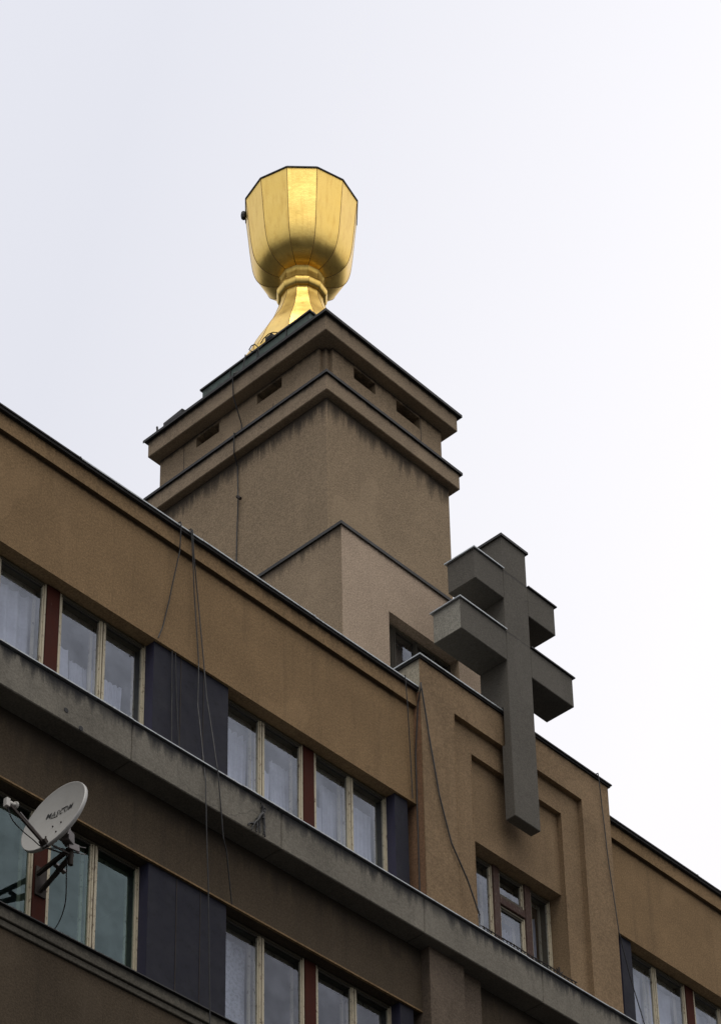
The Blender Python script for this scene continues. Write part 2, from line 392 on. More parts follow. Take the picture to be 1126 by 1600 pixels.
# lower sill: two small steps
for (xa, xb) in ((X0, 22.845), (27.15, X1)):
    box('window_sill', (xa, xb, 19.935, 20.22, 16.79, 16.945), M['sill'], B, .008)
    box('sill_flashing', (xa, xb, 19.90, 20.19, 16.948, 16.966), M['flash_dark'], B, .003)
    box('sill_moulding', (xa, xb, 19.965, 20.02, 16.70, 16.788), M['sill'], B, .008)

# windows --------------------------------------------------------------
YF = 20.19
def ring(mb, x0, x1, z0, z1, y0, y1, w, m, wb=None):
    wb = w if wb is None else wb
    mb.box(x0, x0+w, y0, y1, z0, z1, m); mb.box(x1-w, x1, y0, y1, z0, z1, m)
    mb.box(x0+w, x1-w, y0, y1, z1-w, z1, m); mb.box(x0+w, x1-w, y0, y1, z0, z0+wb, m)
def casement(win, x0, x1, z0, z1, gm, yf=YF, paint='cream'):
    mb = MB(); w = .024; ya, yb = yf+.014, yf+.05
    mb.box(x0, x0+w, ya, yb, z0, z1, 0); mb.box(x1-w, x1, ya, yb, z0, z1, 0)
    mb.box(x0+w, x1-w, ya, yb, z1-.035, z1, 1); mb.box(x0+w, x1-w, ya, yb, z0, z0+.06, 0)
    obj('casement', mb, [M[paint], M['dkwood']], win)
    t = random.uniform(-.002, .002)          # the pane, a touch out of true like old glass
    pb = MB(); pb.add([(x0+w, yf+.036, z0+.06), (x1-w, yf+.036+t, z0+.06), (x1-w, yf+.036-t, z1-.035), (x0+w, yf+.036, z1-.035)], [(0, 1, 2, 3)])
    obj('pane', pb, gm, win)
    mb = MB(); w = .03; ya, yb = yf+.17, yf+.20       # inner casement of the double window
    mb.box(x0-.01, x0+w, ya, yb, z0, z1); mb.box(x1-w, x1+.01, ya, yb, z0, z1); mb.box(x0+w, x1-w, ya, yb, z1-.05, z1)
    obj('inner_casement', mb, M[paint], win)
def window(x0, x1, zt, zb, gm, yf=YF, splits=(.5,), paint='cream', parent=None):
    w = bpy.data.objects.new('window', None); COL.objects.link(w); w.parent = parent or B
    pb = Vector((parent or B)['_b']); w.location = Vector(((x0+x1)/2, yf, zb)) - pb; w['_b'] = ((x0+x1)/2, yf, zb)
    mb = MB(); ring(mb, x0-.010, x1+.010, zb-.01, zt, yf+.051, yf+.24, .028, 0)
    obj('box_frame', mb, M['reveal'], w)
    mb = MB(); mb.box(x0-.006, x0+.02, yf, yf+.05, zb, zt-.012); mb.box(x1-.02, x1+.006, yf, yf+.05, zb, zt-.012); mb.box(x0+.02, x1-.02, yf, yf+.05, zt-.04, zt-.012, 1); mb.box(x0+.02, x1-.02, yf, yf+.05, zb, zb+.05, 1)
    xs = [x0+.0205] + [x0+(x1-x0)*s for s in splits] + [x1-.0205]
    for s in xs[1:-1]:
        mb.box(s+.010, s+.034, yf+.001, yf+.05, zb+.05, zt-.042); mb.box(s-.034, s-.010, yf+.001, yf+.05, zb+.05, zt-.042)
    obj('outer_frame', mb, [M[paint], M['headrail']], w)
    for s in xs[1:-1]:
        obj('meeting_stile', MB().box(s-.0095, s+.0095, yf+.016, yf+.05, zb+.05, zt-.042), M['redw'], w)
    for i in range(len(xs)-1):
        casement(w, xs[i]+(.0345 if i else 0), xs[i+1]-(.0345 if i < len(xs)-2 else 0), zb, zt-.03, gm, yf, paint)
    return w
for k in (0, 1):
    zt, zb = LIN[k]-.006, SB[k]-.02
    for gi, (a, b) in enumerate(GR):
        gm = M['glass_teal'] if (k == 1 and gi == 0) else (M['glass_low'] if k else M['glass'])
        window(a+.012, a+1.530, zt, zb, gm); window(a+1.762, b-.012, zt, zb, gm)
        box('mullion', (a+1.545, a+1.748, YF-.012, YF+.16, zb, zt-.002), M['red'], B, .006)

# bay ------------------------------------------------------------------
bl, br = 22.845, 27.15
def baybox(b, mleft=2, mfront=0):
    mb = MB().box(*b, mfront); mb.m[4] = mleft; mb.m[5] = 2; return mb
bm_ = [M['bay'], M['bay_grey'], M['bay_red']]
mb = MB()
for (xa, xb) in ((bl, 23.55), (26.47, br)):
    q = MB().box(xa, xb, 19.85, 20.62, 20.0, 24.02); q.m[4] = 2 if xa == bl else 0; q.m[5] = 0
    mb.add(q.v, q.f, q.m)
obj('bay_pier', MB().add(mb.v[:8], mb.f[:6], mb.m[:6]), bm_, B)
obj('bay_pier', MB().add(mb.v[8:], mb.f[:6], mb.m[6:]), bm_, B)
for (xa, xb) in ((bl, 23.55), (26.47, br)): box('bay_pier', (xa, xb, 19.85, 20.62, -1.6, 19.999), M['baylow'], B, 0)
q = MB().box(bl, br, 19.85, 21.2, 24.02, 24.635); q.m[4] = 1; obj('bay_parapet', q, bm_, B)
q = MB().box(bl-.0, bl+.3, 20.62, 21.2, 23.5, 24.02); obj('bay_parapet', q, bm_, B)
for (xa, xb) in ((23.55, 24.0), (26.055, 26.47)):
    box('bay_inner_frame', (xa, xb, 19.94, 20.62, -1.6, 19.999), M['baylow'], B, 0)
    q = MB().box(xa, xb, 19.94, 20.62, 20.0, 24.02); obj('bay_inner_frame', q, bm_, B)
obj('bay_inner_frame', MB().box(24.0, 26.055, 19.94, 20.62, 23.59, 24.02), bm_, B)
q = MB().box(24.0, 26.055, 20.03, 20.62, 22.16, 23.59); obj('bay_wall', q, bm_, B)
q = MB().box(24.0, 26.055, 20.03, 20.62, 18.75, 20.27); obj('bay_wall', q, [M['lower']], B)
q = MB().box(24.0, 26.055, 20.03, 20.62, -1.6, 17.0); obj('bay_wall', q, [M['lower']], B)
# thin rounded arrises that catch the light along the frame steps
for (x, y) in ((bl, 19.85), (23.55, 19.85), (24.0, 19.94), (26.055, 19.94), (26.47, 19.85)):
    zt_ = 24.02 if y < 19.9 else 23.59
    if x == bl: zt_ = 24.6
    box('arris', (x-.008, x+.008, y-.006, y+.012, 20.2, zt_), M['bay'], B, .003)
# bay coping
def coping(name, x0, x1, y0, y1, z, mat, parent, th=.014, ov=.05, lip=.006):
    mb = MB(); mb.box(x0-ov, x1+ov, y0-ov, y1, z, z+th)
    mb.box(x0-ov, x1+ov, y0-ov, y0-ov+.012, z-lip, z)
    mb.box(x0-ov, x0-ov+.012, y0-ov+.012, y1, z-lip, z); mb.box(x1+ov-.012, x1+ov, y0-ov+.012, y1, z-lip, z)
    return obj(name, mb, mat, parent)
box('coping_shade_strip', (bl-.03, br+.03, 19.822, 21.19, 24.60, 24.636), M['shade_strip'], B, 0)  # same dark strip, painting the shadowed band under the bay coping
coping('bay_coping', bl, 24.7, 19.85, 21.2, 24.639, M['flash_light'], B)
coping('bay_coping', 24.81, br, 19.85, 21.2, 24.639, M['flash_dark'], B)
# bay window: side lights, a transomed middle light
YB = 20.25
window(24.015, 24.725, 22.15, 20.26, M['glass'], YB, splits=(), parent=B)
window(25.58, 26.04, 22.15, 20.26, M['glass'], YB, splits=(), parent=B)
box('mullion', (24.73, 24.866, YB-.03, YB+.14, 20.26, 22.155), M['redw'], B, .008)
box('mullion', (25.435, 25.573, YB-.03, YB+.14, 20.26, 22.155), M['redw'], B, .008)
window(24.872, 25.43, 22.15, 21.69, M['glass'], YB, splits=(), parent=B)
window(24.872, 25.43, 21.545, 20.26, M['glass'], YB, splits=(), parent=B)
box('transom', (24.868, 25.433, YB-.025, YB+.14, 21.55, 21.685), M['redw'], B, .008)

# floors, ceilings and back walls of the rooms behind the windows
mb = MB()
mb.box(X0, X1, 20.52, 25.5, 22.45, 22.75); mb.box(X0, X1, 20.52, 25.5, 18.95, 19.9); mb.box(X0, X1, 20.52, 25.5, 16.0, 16.7)
mb.box(X0, X1, 25.5, 25.7, 16.0, 22.75)
for x in (13.6, 18.6, 22.7, 27.3, 31.5): mb.box(x, x+.15, 20.6, 25.5, 16.7, 22.45)
obj('room_wall', mb, M['inside'], B)
mb = MB(); mb.box(X0, X1, 20.5, 34, 22.9, 23.35); mb.box(X0, X1, 33.6, 34, -1.6, 24.1); mb.box(X0, X0+.4, 20.5, 33.6, -1.6, 24.0); mb.box(X1-.4, X1, 20.5, 33.6, -1.6, 24.0)
obj('roof', mb, M['roof'], B)

# penthouse -------------------------------------------------------------
pl, pr, pf, pt = 22.475, 25.75, 21.0, 27.6
mb = MB()
def pw(x0, x1, z0, z1, y1=21.45):
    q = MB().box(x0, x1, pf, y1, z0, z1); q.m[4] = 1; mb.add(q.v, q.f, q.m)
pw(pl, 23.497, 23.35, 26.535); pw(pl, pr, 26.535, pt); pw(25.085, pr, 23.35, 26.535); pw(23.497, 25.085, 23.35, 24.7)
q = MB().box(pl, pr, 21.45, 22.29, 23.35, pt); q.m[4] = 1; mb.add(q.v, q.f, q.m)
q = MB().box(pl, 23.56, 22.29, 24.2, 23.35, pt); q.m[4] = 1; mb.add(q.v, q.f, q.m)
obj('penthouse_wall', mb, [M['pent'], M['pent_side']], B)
coping('penthouse_coping', pl, pr, pf, 22.28, pt+.002, M['flash_dark'], B, .028, .03, .03)
q = MB().box(pl-.03, 23.555, 22.283, 24.2, pt+.002, pt+.03); q.box(pl-.03, pl-.018, 22.283, 24.2, pt-.028, pt+.001)
obj('penthouse_coping', q, M['flash_dark'], B)
window(23.51, 24.29, 26.52, 24.72, M['glass'], 21.17, splits=(.35,), paint='dkwood')
window(24.30, 25.07, 26.52, 24.72, M['glass'], 21.17, splits=(.5,), paint='dkwood')

# ------------------------------------------------------------------ curtains
def curtain(xa, xb, zb, zt, y, label, mat='curtain', waves=9, amp=.03, gather=0):
    n = int((xb-xa)*60); vs = []; fs = []; ph = random.uniform(0, 6)
    rows = 7
    for j in range(rows):
        z = zb+(zt-zb)*j/(rows-1)
        for i in range(n+1):
            t = i/n; x = xa+(xb-xa)*t
            a = amp*(1.0-.3*j/(rows-1))
            yy = y + a*math.sin(ph+t*waves*2*math.pi+.9*math.sin(t*5+ph)+.25*math.sin(j*.6+t*9)) + a*.4*math.sin(t*waves*5.3+ph)
            zz = z + (.02*math.sin(t*waves*2*math.pi) if j == rows-1 else 0)
            vs.append((x+.01*math.sin(j+ph), yy, zz))
    for j in range(rows-1):
        for i in range(n): fs.append((j*(n+1)+i, j*(n+1)+i+1, (j+1)*(n+1)+i+1, (j+1)*(n+1)+i))
    mb = MB().add(vs, fs); o = obj('curtain', mb, M[mat], smooth=True)
    tag(o, label, 'curtain', 'net curtains behind the windows'); return o
curtain(14.8, 16.35, 20.3, 22.0, 20.46, 'pale net curtain in the upper window left of the leftmost red mullion', waves=10)
curtain(16.5, 16.9, 20.3, 21.6, 20.47, 'short white curtain panel right beside the leftmost red mullion, upper window row', waves=2, amp=.012)
curtain(16.93, 17.22, 20.3, 21.5, 20.50, 'gathered net curtain strip left of the cream stile, upper left window', waves=5)
curtain(17.27, 17.80, 20.3, 21.5, 20.48, 'short pleated curtain in the pane next to the wide blue panel, upper row', waves=7)
curtain(19.27, 19.98, 20.3, 21.9, 20.46, 'net curtain just right of the upper wide blue panel', waves=6)
curtain(20.02, 20.42, 20.3, 21.6, 20.47, 'flat net curtain left in the second pane right of the upper blue panel', waves=2, amp=.012)
curtain(20.44, 20.80, 20.3, 21.85, 20.50, 'gathered net curtain against the middle red mullion, on its left', waves=6)
curtain(20.98, 21.42, 20.3, 21.55, 20.47, 'flat net curtain just right of the middle red mullion', waves=3, amp=.012)
curtain(21.44, 21.74, 20.3, 21.95, 20.49, 'gathered net curtain in the third pane right of the upper blue panel', waves=5)
curtain(21.78, 22.40, 20.3, 21.9, 20.47, 'net curtain in the last pane before the bay, upper row', waves=8)
curtain(19.27, 19.98, 16.95, 18.6, 20.45, 'bright white lace curtain right of the lower wide blue panel', 'lace', waves=3, amp=.012)
curtain(24.04, 24.55, 20.3, 22.0, 20.52, 'net curtain in the left light of the bay window', waves=5)
curtain(25.08, 25.42, 20.3, 21.4, 20.52, 'net curtain in the middle light of the bay window', waves=4)
curtain(25.6, 26.0, 20.3, 21.95, 20.52, 'grey net curtain in the right light of the bay window', waves=3, amp=.015)
curtain(27.75, 28.45, 20.3, 22.0, 20.46, 'smooth white curtain in the first pane right of the bay', waves=2, amp=.012)
curtain(28.52, 29.2, 20.3, 22.0, 20.46, 'smooth white curtain left of the rightmost red mullion', waves=2, amp=.012)
curtain(29.5, 30.8, 20.3, 22.0, 20.46, 'white curtain right of the rightmost red mullion, at the photo edge', waves=5, amp=.012)

# ------------------------------------------------------------------ tower
tx0, tx1, ty0, ty1 = 23.566, 26.57, 22.30, 26.34
T = thing('roof_tower', (25.07, 24.2, 23.35), 'square brown rendered tower with two cornices and small slots rising behind the penthouse', 'tower')
obj('tower_wall', MB().box(tx0, tx1, ty0, ty1, 23.36, 31.795), M['tower'], T, .012)
def cornice(name, z0, z1, p, q, zf):
    mb = MB().box(tx0-p, tx1+p, ty0-p, ty1+p, z0, z1)
    c = obj(name, mb, M['cornice'], T, .012)
    m2 = MB(); xs = [tx0-q, tx0+.75, tx0+1.9, tx1+q]
    ys = [ty0-q, ty0+1.0, ty0+2.1, ty0+3.1, ty1+q]
    m2.box(tx0-q, tx1+q, ty0-q, ty1+q, zf, zf+.022)
    m2.box(tx0-q, tx1+q, ty0-q, ty0-q+.012, zf-.035, zf); m2.box(tx0-q, tx0-q+.012, ty0-q+.012, ty1+q, zf-.035, zf)
    m2.box(tx1+q-.012, tx1+q, ty0-q+.012, ty1+q, zf-.035, zf)
    obj('cornice_flashing', m2, M['flash_dark'], T, .002)
cornice('cornice', 31.797, 32.155, .135, .175, 32.157)
cornice('cornice', 33.115, 33.475, .135, .20, 33.478)
# neck: walls with recessed slots, corner notch, slightly proud corner pieces
nx0, nx1, ny0, ny1 = 23.645, 26.50, 22.375, 26.38
mb = MB()
zb, zt, s0, s1 = 32.18, 33.113, 32.825, 33.045
mb.box(nx0+.25, nx1-.25, ny0+.25, ny1-.25, zb, zt)
# left (-x) face pieces
def left_piece(ya, yb, za, zc, d=0): mb.box(nx0+d, nx0+.25, ya, yb, za, zc)
sl = [(23.40, 23.99), (24.905, 25.47)]
yy = [ny0+.16, sl[0][0], sl[0][1], sl[1][0], sl[1][1], ny1]
left_piece(yy[0], ny1-.25, zb, s0)
left_piece(yy[0], ny1-.25, s1, zt)
for a, b in ((yy[0], yy[1]), (yy[2], yy[3]), (yy[4], ny1-.25)): left_piece(a, b, s0, s1)
sr = [(24.315, 24.84), (25.363, 25.95)]
mb.box(nx0+.16, nx1-.25, ny0, ny0+.25, zb, s0-.03); mb.box(nx0+.16, nx1-.25, ny0, ny0+.25, s1, zt)
for a, b in ((nx0+.16, sr[0][0]), (sr[0][1], sr[1][0]), (sr[1][1], nx1-.25)): mb.box(a, b, ny0, ny0+.25, s0-.03, s1)
mb.box(nx1-.25, nx1, ny0, ny1, zb, zt); mb.box(nx0, nx1-.25, ny1-.25, ny1, zb, zt)
mb.box(nx0+.075, nx0+.16, ny0+.075, ny0+.25, zb, zt)
mb.box(nx0+.16, nx0+.25, ny0+.25, ny0+.26, zb, zt)
obj('neck_wall', mb, M['tower'], T)
for (a, b) in sl: box('vent_slot', (nx0+.16, nx0+.249, a+.001, b-.001, s0+.001, s1-.001), M['void'], T, 0)
for (a, b) in sr: box('vent_slot', (a+.001, b-.001, ny0+.16, ny0+.249, s0-.029, s1-.001), M['void'], T, 0)
mb = MB(); mb.box(nx0-.004, nx0+.01, 25.768, 25.778, zb, zt); mb.box(25.965, 25.975, ny0-.004, ny0+.01, zb, zt)
obj('joint_groove', mb, M['cable'], T)
# copper-clad plinth on the roof
pm = MB(); pm.box(23.67, 26.30, 22.76, 25.37, 33.50, 34.09)
P = obj('copper_plinth', pm, M['copper'], T, .01)
pm = MB(); pm.box(23.64, 26.33, 22.73, 25.40, 34.091, 34.125)
for y in (23.3, 24.0, 24.65): pm.box(23.655, 23.668, y, y+.02, 33.5, 34.09)
for x in (24.4, 25.2): pm.box(x, x+.02, 22.745, 22.758, 33.5, 34.09)
obj('plinth_cap', pm, M['flash_dark'], T)
pm = MB(); pm.add([(23.37, 25.55, 33.51), (23.37, 26.02, 33.51), (23.6, 26.02, 33.56), (23.6, 25.55, 33.56), (23.37, 25.55, 33.60), (23.37, 26.02, 33.57), (23.6, 26.02, 33.63), (23.6, 25.55, 33.64)],
       [(0, 1, 2, 3), (4, 7, 6, 5), (0, 4, 5, 1), (1, 5, 6, 2), (2, 6, 7, 3), (3, 7, 4, 0)])
obj('lifted_flashing', pm, M['flash_dark'], T)
pm = MB(); pm.tube([(23.38, 26.18, 33.5), (23.38, 26.19, 33.60)], .02, 6); obj('roof_stub', pm, M['cable'], T)
pm = MB(); pm.box(23.63, 23.78, 23.62, 23.78, 34.12, 34.20); obj('roof_clamp', pm, M['cable'], T)

# ------------------------------------------------------------------ golden chalice
cx, cy = 24.90, 24.13
CH = thing('golden_chalice', (cx, cy, 34.125), 'giant twelve-sided gilded chalice standing on top of the tower', 'chalice')
def prof_panel(prof, k, n=12, mat=None, name='cup_panel', inset=.0, thick=.02, smooth_ids=None):
    a0 = 2*math.pi*k/n + .004; a1 = 2*math.pi*(k+1)/n - .004
    vs = []; fs = []
    L = len(prof)
    for (r, z) in prof:
        for a in (a0, a1):
            vs.append((cx+r*math.cos(a), cy+r*math.sin(a), z))
    for (r, z) in prof:
        for a in (a0, a1):
            vs.append((cx+(r-thick)*math.cos(a), cy+(r-thick)*math.sin(a), z+.0))
    for i in range(L-1):
        fs.append((2*i, 2*i+1, 2*i+3, 2*i+2)); b = 2*L
        fs.append((b+2*i, b+2*i+2, b+2*i+3, b+2*i+1))
        fs.append((2*i, 2*i+2, b+2*i+2, b+2*i)); fs.append((2*i+1, b+2*i+1, b+2*i+3, 2*i+3))
    b = 2*L
    fs.append((0, b, b+1, 1)); fs.append((2*L-2, 2*L-1, b+2*L-1, b+2*L-2))
    o = obj(name, MB().add(vs, fs), M['gold'], CH)
    for p in o.data.polygons: p.use_smooth = True
    # sharp across side edges only: auto edge marking by angle
    for e in o.data.edges: e.use_edge_sharp = False
    me = o.data
    bm = bmesh.new(); bm.from_mesh(me)
    for e in bm.edges:
        if len(e.link_faces) == 2 and e.calc_face_angle(0) > math.radians(50): e.smooth = False
    bm.to_mesh(me); bm.free()
    return o
def cr_spline(pts, m=4):
    out = []
    P_ = [pts[0]]+list(pts)+[pts[-1]]
    for i in range(1, len(P_)-2):
        for j in range(m):
            t = j/m; p0, p1, p2, p3 = P_[i-1:i+3]
            out.append(tuple(.5*((2*p1[d])+(-p0[d]+p2[d])*t+(2*p0[d]-5*p1[d]+4*p2[d]-p3[d])*t*t+(-p0[d]+3*p1[d]-3*p2[d]+p3[d])*t**3) for d in (0, 1)))
    out.append(pts[-1]); return out
cup = cr_spline([(.39, 36.730), (.54, 36.750), (.70, 36.820), (.82, 36.950), (.895, 37.160), (.935, 37.420), (.97, 37.750), (1.005, 38.140), (1.04, 38.500)], 3)
stem = cr_spline([(1.12, 34.40), (.98, 34.70), (.84, 35.08), (.665, 35.43), (.54, 35.68), (.455, 35.93), (.395, 36.14), (.385, 36.265)], 3)
stem = [(1.2, 34.13), (1.2, 34.32)] + stem
ringp = cr_spline([(.39, 36.270), (.435, 36.290), (.462, 36.350), (.462, 36.420), (.435, 36.480), (.395, 36.500)], 3)
coll = cr_spline([(.395, 36.505), (.39, 36.590), (.395, 36.670), (.42, 36.730)], 2)
for k in range(12):
    prof_panel(cup, k); prof_panel(stem, k, name='stem_panel')
    prof_panel(ringp, k, name='ring_panel'); prof_panel(coll, k, name='collar_panel')
# dark core seen only through the seams
def ngon_lathe(prof, n, d, name, mat):
    vs = []; fs = []
    for (r, z) in prof:
        for k in range(n): vs.append((cx+(r-d)*math.cos(2*math.pi*k/n), cy+(r-d)*math.sin(2*math.pi*k/n), z))
    for i in range(len(prof)-1):
        for k in range(n): fs.append((i*n+k, i*n+(k+1) % n, (i+1)*n+(k+1) % n, (i+1)*n+k))
    return obj(name, MB().add(vs, fs), mat, CH)
ngon_lathe(stem+ringp+coll+cup, 12, .012, 'seam_lining', M['seam'])
# raised standing seams
for k in range(12):
    a = 2*math.pi*k/12
    for nm, pr_ in (('cup_seam', cup), ('stem_seam', stem)):
        mb = MB(); mb.tube([(cx+(r+.000)*math.cos(a), cy+(r+.000)*math.sin(a), z) for (r, z) in pr_], .0065, 4); obj(nm, mb, M['seam'], CH)
# dark rim
mb = MB()
pts = [(cx+1.044*math.cos(2*math.pi*k/12), cy+1.044*math.sin(2*math.pi*k/12), 38.505) for k in range(12)]
for k in range(12): mb.bar(pts[k], pts[(k+1) % 12], .026, .026)
obj('rim_trim', mb, M['cable'], CH)
a = math.radians(132)
mb = MB(); c0 = Vector((cx+1.05*math.cos(a), cy+1.05*math.sin(a), 38.44))
mb.tube([c0+Vector((0, 0, -.10)), c0+Vector((0, 0, -.07)), c0+Vector((0, 0, 0)), c0+Vector((0, 0, .07)), c0+Vector((0, 0, .10))], [.02, .045, .055, .045, .02], 10)
obj('rim_lamp', mb, M['cable'], CH)

# ------------------------------------------------------------------ cross
CY0, CY1 = 19.657, 20.205
sx0, sx1 = 24.61, 25.18
X = thing('patriarchal_cross', (24.895, 19.75, 22.67), 'dark grey concrete double-armed cross fixed to the bay front and rising over the roof', 'cross')
mc = [M['cross'], M['cross_end']]
# shaft: thin in front of the bay, full depth above its coping
mb = MB()
prof = [(CY0, 22.67), (19.846, 22.67), (19.846, 24.0), (19.79, 24.0), (19.79, 24.68), (CY1, 24.68), (CY1, 27.90), (CY0, 27.90)]
n = len(prof); vs = [(sx0, y, z) for y, z in prof]+[(sx1, y, z) for y, z in prof]
fs = [tuple(range(n)), tuple(range(2*n-1, n-1, -1))]+[(i, n+i, n+(i+1) % n, (i+1) % n) for i in range(n)]
obj('shaft', mb.add(vs, fs), mc, X, .01)
def arm(x0, x1, z0, z1, end=0):
    for (a, b) in ((x0, sx0-.001), (sx1+.001, x1)):
        q = MB().box(a, b, CY0+.0015, CY1-.002, z0, z1)
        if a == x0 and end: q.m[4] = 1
        r = obj('arm', q, mc, X, .01)
        m2 = MB()
        xa, xb = (a-.035, b-.001) if a == x0 else (a+.001, b+.035)
        m2.box(xa, xb, CY0-.03, CY1+.03, z1+.002, z1+.016); m2.box(xa, xb, CY0-.03, CY0-.02, z1-.006, z1+.002)
        xe = xa if a == x0 else xb-.01
        m2.box(xe, xe+.01, CY0-.02, CY1+.03, z1-.006, z1+.002)
        obj('arm_flashing', m2, M['flash_light'] if a == x0 else M['flash_dark'], X)
arm(23.95, 25.83, 26.67, 27.235); arm(23.575, 26.18, 25.49, 26.055, 1)
m2 = MB().box(sx0-.035, sx1+.035, CY0-.03, CY1+.03, 27.902, 27.922); m2.box(sx0-.035, sx1+.035, CY0-.03, CY0-.02, 27.878, 27.902)
m2.box(sx0-.035, sx0-.025, CY0-.02, CY1+.03, 27.878, 27.902); m2.box(sx1+.025, sx1+.035, CY0-.02, CY1+.03, 27.878, 27.902)
obj('top_flashing', m2, M['flash_dark'], X)

# ------------------------------------------------------------------ iron flower guard on the ledge below the bay window
G = thing('window_guard', (24.8, 19.69, 20.31), 'low wrought-iron zigzag guard rail on the ledge under the bay window', 'railing')
mb = MB(); a, b = 23.80, 25.86
def gp(t, z): return (a+(b-a)*t, 19.70+.006*math.sin(t*17), z)
mb.tube([gp(i/20, 20.316) for i in range(21)], .009, 5); obj('bottom_rail', mb, M['iron'], G)
mb = MB(); mb.tube([gp(i/20, 20.405+.004*math.sin(i)) for i in range(21)], .010, 5); obj('top_rail', mb, M['iron'], G)
nz_ = 26
for i in range(nz_):
    mb = MB(); t = i/nz_
    mb.tube([gp(t, 20.318), gp(t+.45/nz_, 20.40), gp(t+.9/nz_, 20.32)], .007, 4); obj('zigzag_bar', mb, M['cable'], G)
mb = MB(); mb.tube([(23.80, 19.70, 20.405), (23.76, 19.70, 20.40), (23.74, 19.70, 20.36), (23.77, 19.70, 20.33), (23.80, 19.70, 20.316)], .007, 5); obj('end_scroll', mb, M['iron'], G)
mb = MB(); mb.tube([(25.48, 19.71, 20.31), (25.49, 19.71, 20.42), (25.48, 19.71, 20.50)], .012, 5); mb.tube([(25.42, 19.71, 20.46), (25.49, 19.71, 20.40), (25.56, 19.71, 20.45)], .01, 5)
mb.tube([(25.44, 19.71, 20.33), (25.49, 19.71, 20.38), (25.53, 19.71, 20.33)], .012, 5); obj('finial', mb, M['iron'], G)

# ------------------------------------------------------------------ cables
def dense(pts, k=6, wob=.004):
    out = []
    for i in range(len(pts)-1):
        for j in range(k):
            t = j/k; p = Vector(pts[i]).lerp(Vector(pts[i+1]), t)
            p.x += wob*noise.noise(Vector((p.z*2.1, i, 3.3))); out.append(p)
    out.append(Vector(pts[-1])); return out
def cable(pts, r, label, k=6):
    o = obj('cable', MB().tube(dense(pts, k), r*1.25, 5), M['cable']); tag(o, label, 'cable', 'black cables hanging down the facade'); return o
cable([(18.175, 20.05, 24.13), (18.172, 19.85, 24.128), (18.175, 19.84, 24.072), (18.217, 19.9, 23.702), (18.12, 19.97, 22.883), (18.011, 19.97, 22.346), (17.93, 19.96, 22.116)], .007, 'black cable slanting left from the parapet to the top corner of the wide blue panel')
cable([(18.365, 20.05, 24.14), (18.365, 19.85, 24.135), (18.368, 19.85, 24.104), (18.427, 19.88, 23.714), (18.547, 19.95, 23.015), (18.631, 19.95, 22.098), (18.58, 19.9, 21.382), (18.477, 19.63, 20.026), (18.495, 19.63, 19.608), (18.541, 19.66, 19.177), (18.618, 19.7, 18.431), (18.687, 19.75, 17.709), (18.766, 19.8, 16.699), (18.80, 19.8, 14.5)], .0065, 'left one of the twin black cables dropping over the ledge past both wide blue panels')
cable([(18.391, 20.05, 24.14), (18.391, 19.85, 24.13), (18.391, 19.85, 24.097), (18.45, 19.88, 23.729), (18.576, 19.95, 23.311), (18.726, 19.95, 22.093), (18.733, 19.9, 21.604), (18.676, 19.63, 20.309), (18.704, 19.63, 20.107), (18.861, 19.7, 19.359), (18.96, 19.75, 19.251), (19.235, 19.93, 18.669)], .0065, 'right one of the twin black cables, ending at the lower wide blue panel')
cable([(22.508, 19.84, 24.10), (22.508, 19.84, 24.087), (22.591, 19.88, 23.544), (22.696, 19.95, 22.858), (22.738, 19.97, 22.147)], .006, 'thin black cable on the ochre wall just left of the bay')
cable([(22.82, 19.82, 24.13), (22.807, 19.8, 23.997), (22.957, 19.82, 23.266), (23.133, 19.82, 22.328), (23.356, 19.82, 21.629), (23.67, 19.82, 21.168), (23.872, 19.8, 20.669), (23.799, 19.75, 20.4)], .010, 'thick black cable slanting across the bay front down to the iron guard')
cable([(26.832, 20.0, 24.68), (26.832, 19.78, 24.67), (26.832, 19.78, 24.65), (26.927, 19.82, 24.12), (26.992, 19.82, 23.15), (27.105, 19.8, 21.896), (27.451, 19.9, 21.285), (27.751, 19.95, 20.731), (27.8, 19.9, 20.35)], .0065, 'black cable running down the right edge of the bay')
cable([(18.213, 20.0, 22.10), (18.242, 20.02, 21.379), (18.236, 20.0, 20.632)], .005, 'thin cord on the left half of the upper wide blue panel, leftmost of two')
cable([(18.269, 20.0, 22.10), (18.324, 20.02, 21.426), (18.367, 20.0, 20.55)], .005, 'thin cord on the left half of the upper wide blue panel, right of its neighbour')
cable([(22.835, 19.835, 24.055), (22.832, 19.9, 23.823), (22.83, 19.97, 22.974), (22.829, 19.97, 22.171), (22.829, 19.97, 21.406), (22.829, 19.97, 20.638)], .008, 'black conductor in the corner between the ochre wall and the bay')
LW = thing('lightning_conductor', (23.53, 24.3, 29.5), 'thin black lightning conductor running down the left face of the tower', 'cable')
pts = [(23.62, 24.251, 34.13), (23.55, 24.251, 33.72), (23.36, 24.27, 33.52), (23.356, 24.283, 33.452), (23.42, 24.335, 33.10), (23.62, 24.335, 32.6), (23.60, 24.30, 32.25), (23.376, 24.26, 32.18), (23.38, 24.266, 32.1), (23.42, 24.30, 31.80), (23.54, 24.34, 31.6), (23.536, 24.314, 30.909), (23.546, 24.359, 29.667), (23.546, 24.358, 27.0), (23.546, 24.36, 23.4)]
obj('wire', MB().tube(dense(pts, 4, .006), .011, 5), M['cable'], LW)
mb = MB(); mb.tube([(23.54, 24.314, 30.93), (23.50, 24.26, 30.86), (23.46, 24.22, 30.80)], .016, 5); mb.tube([(23.45, 24.25, 30.83), (23.47, 24.19, 30.76)], .03, 6); obj('bracket', mb, M['iron'], LW)
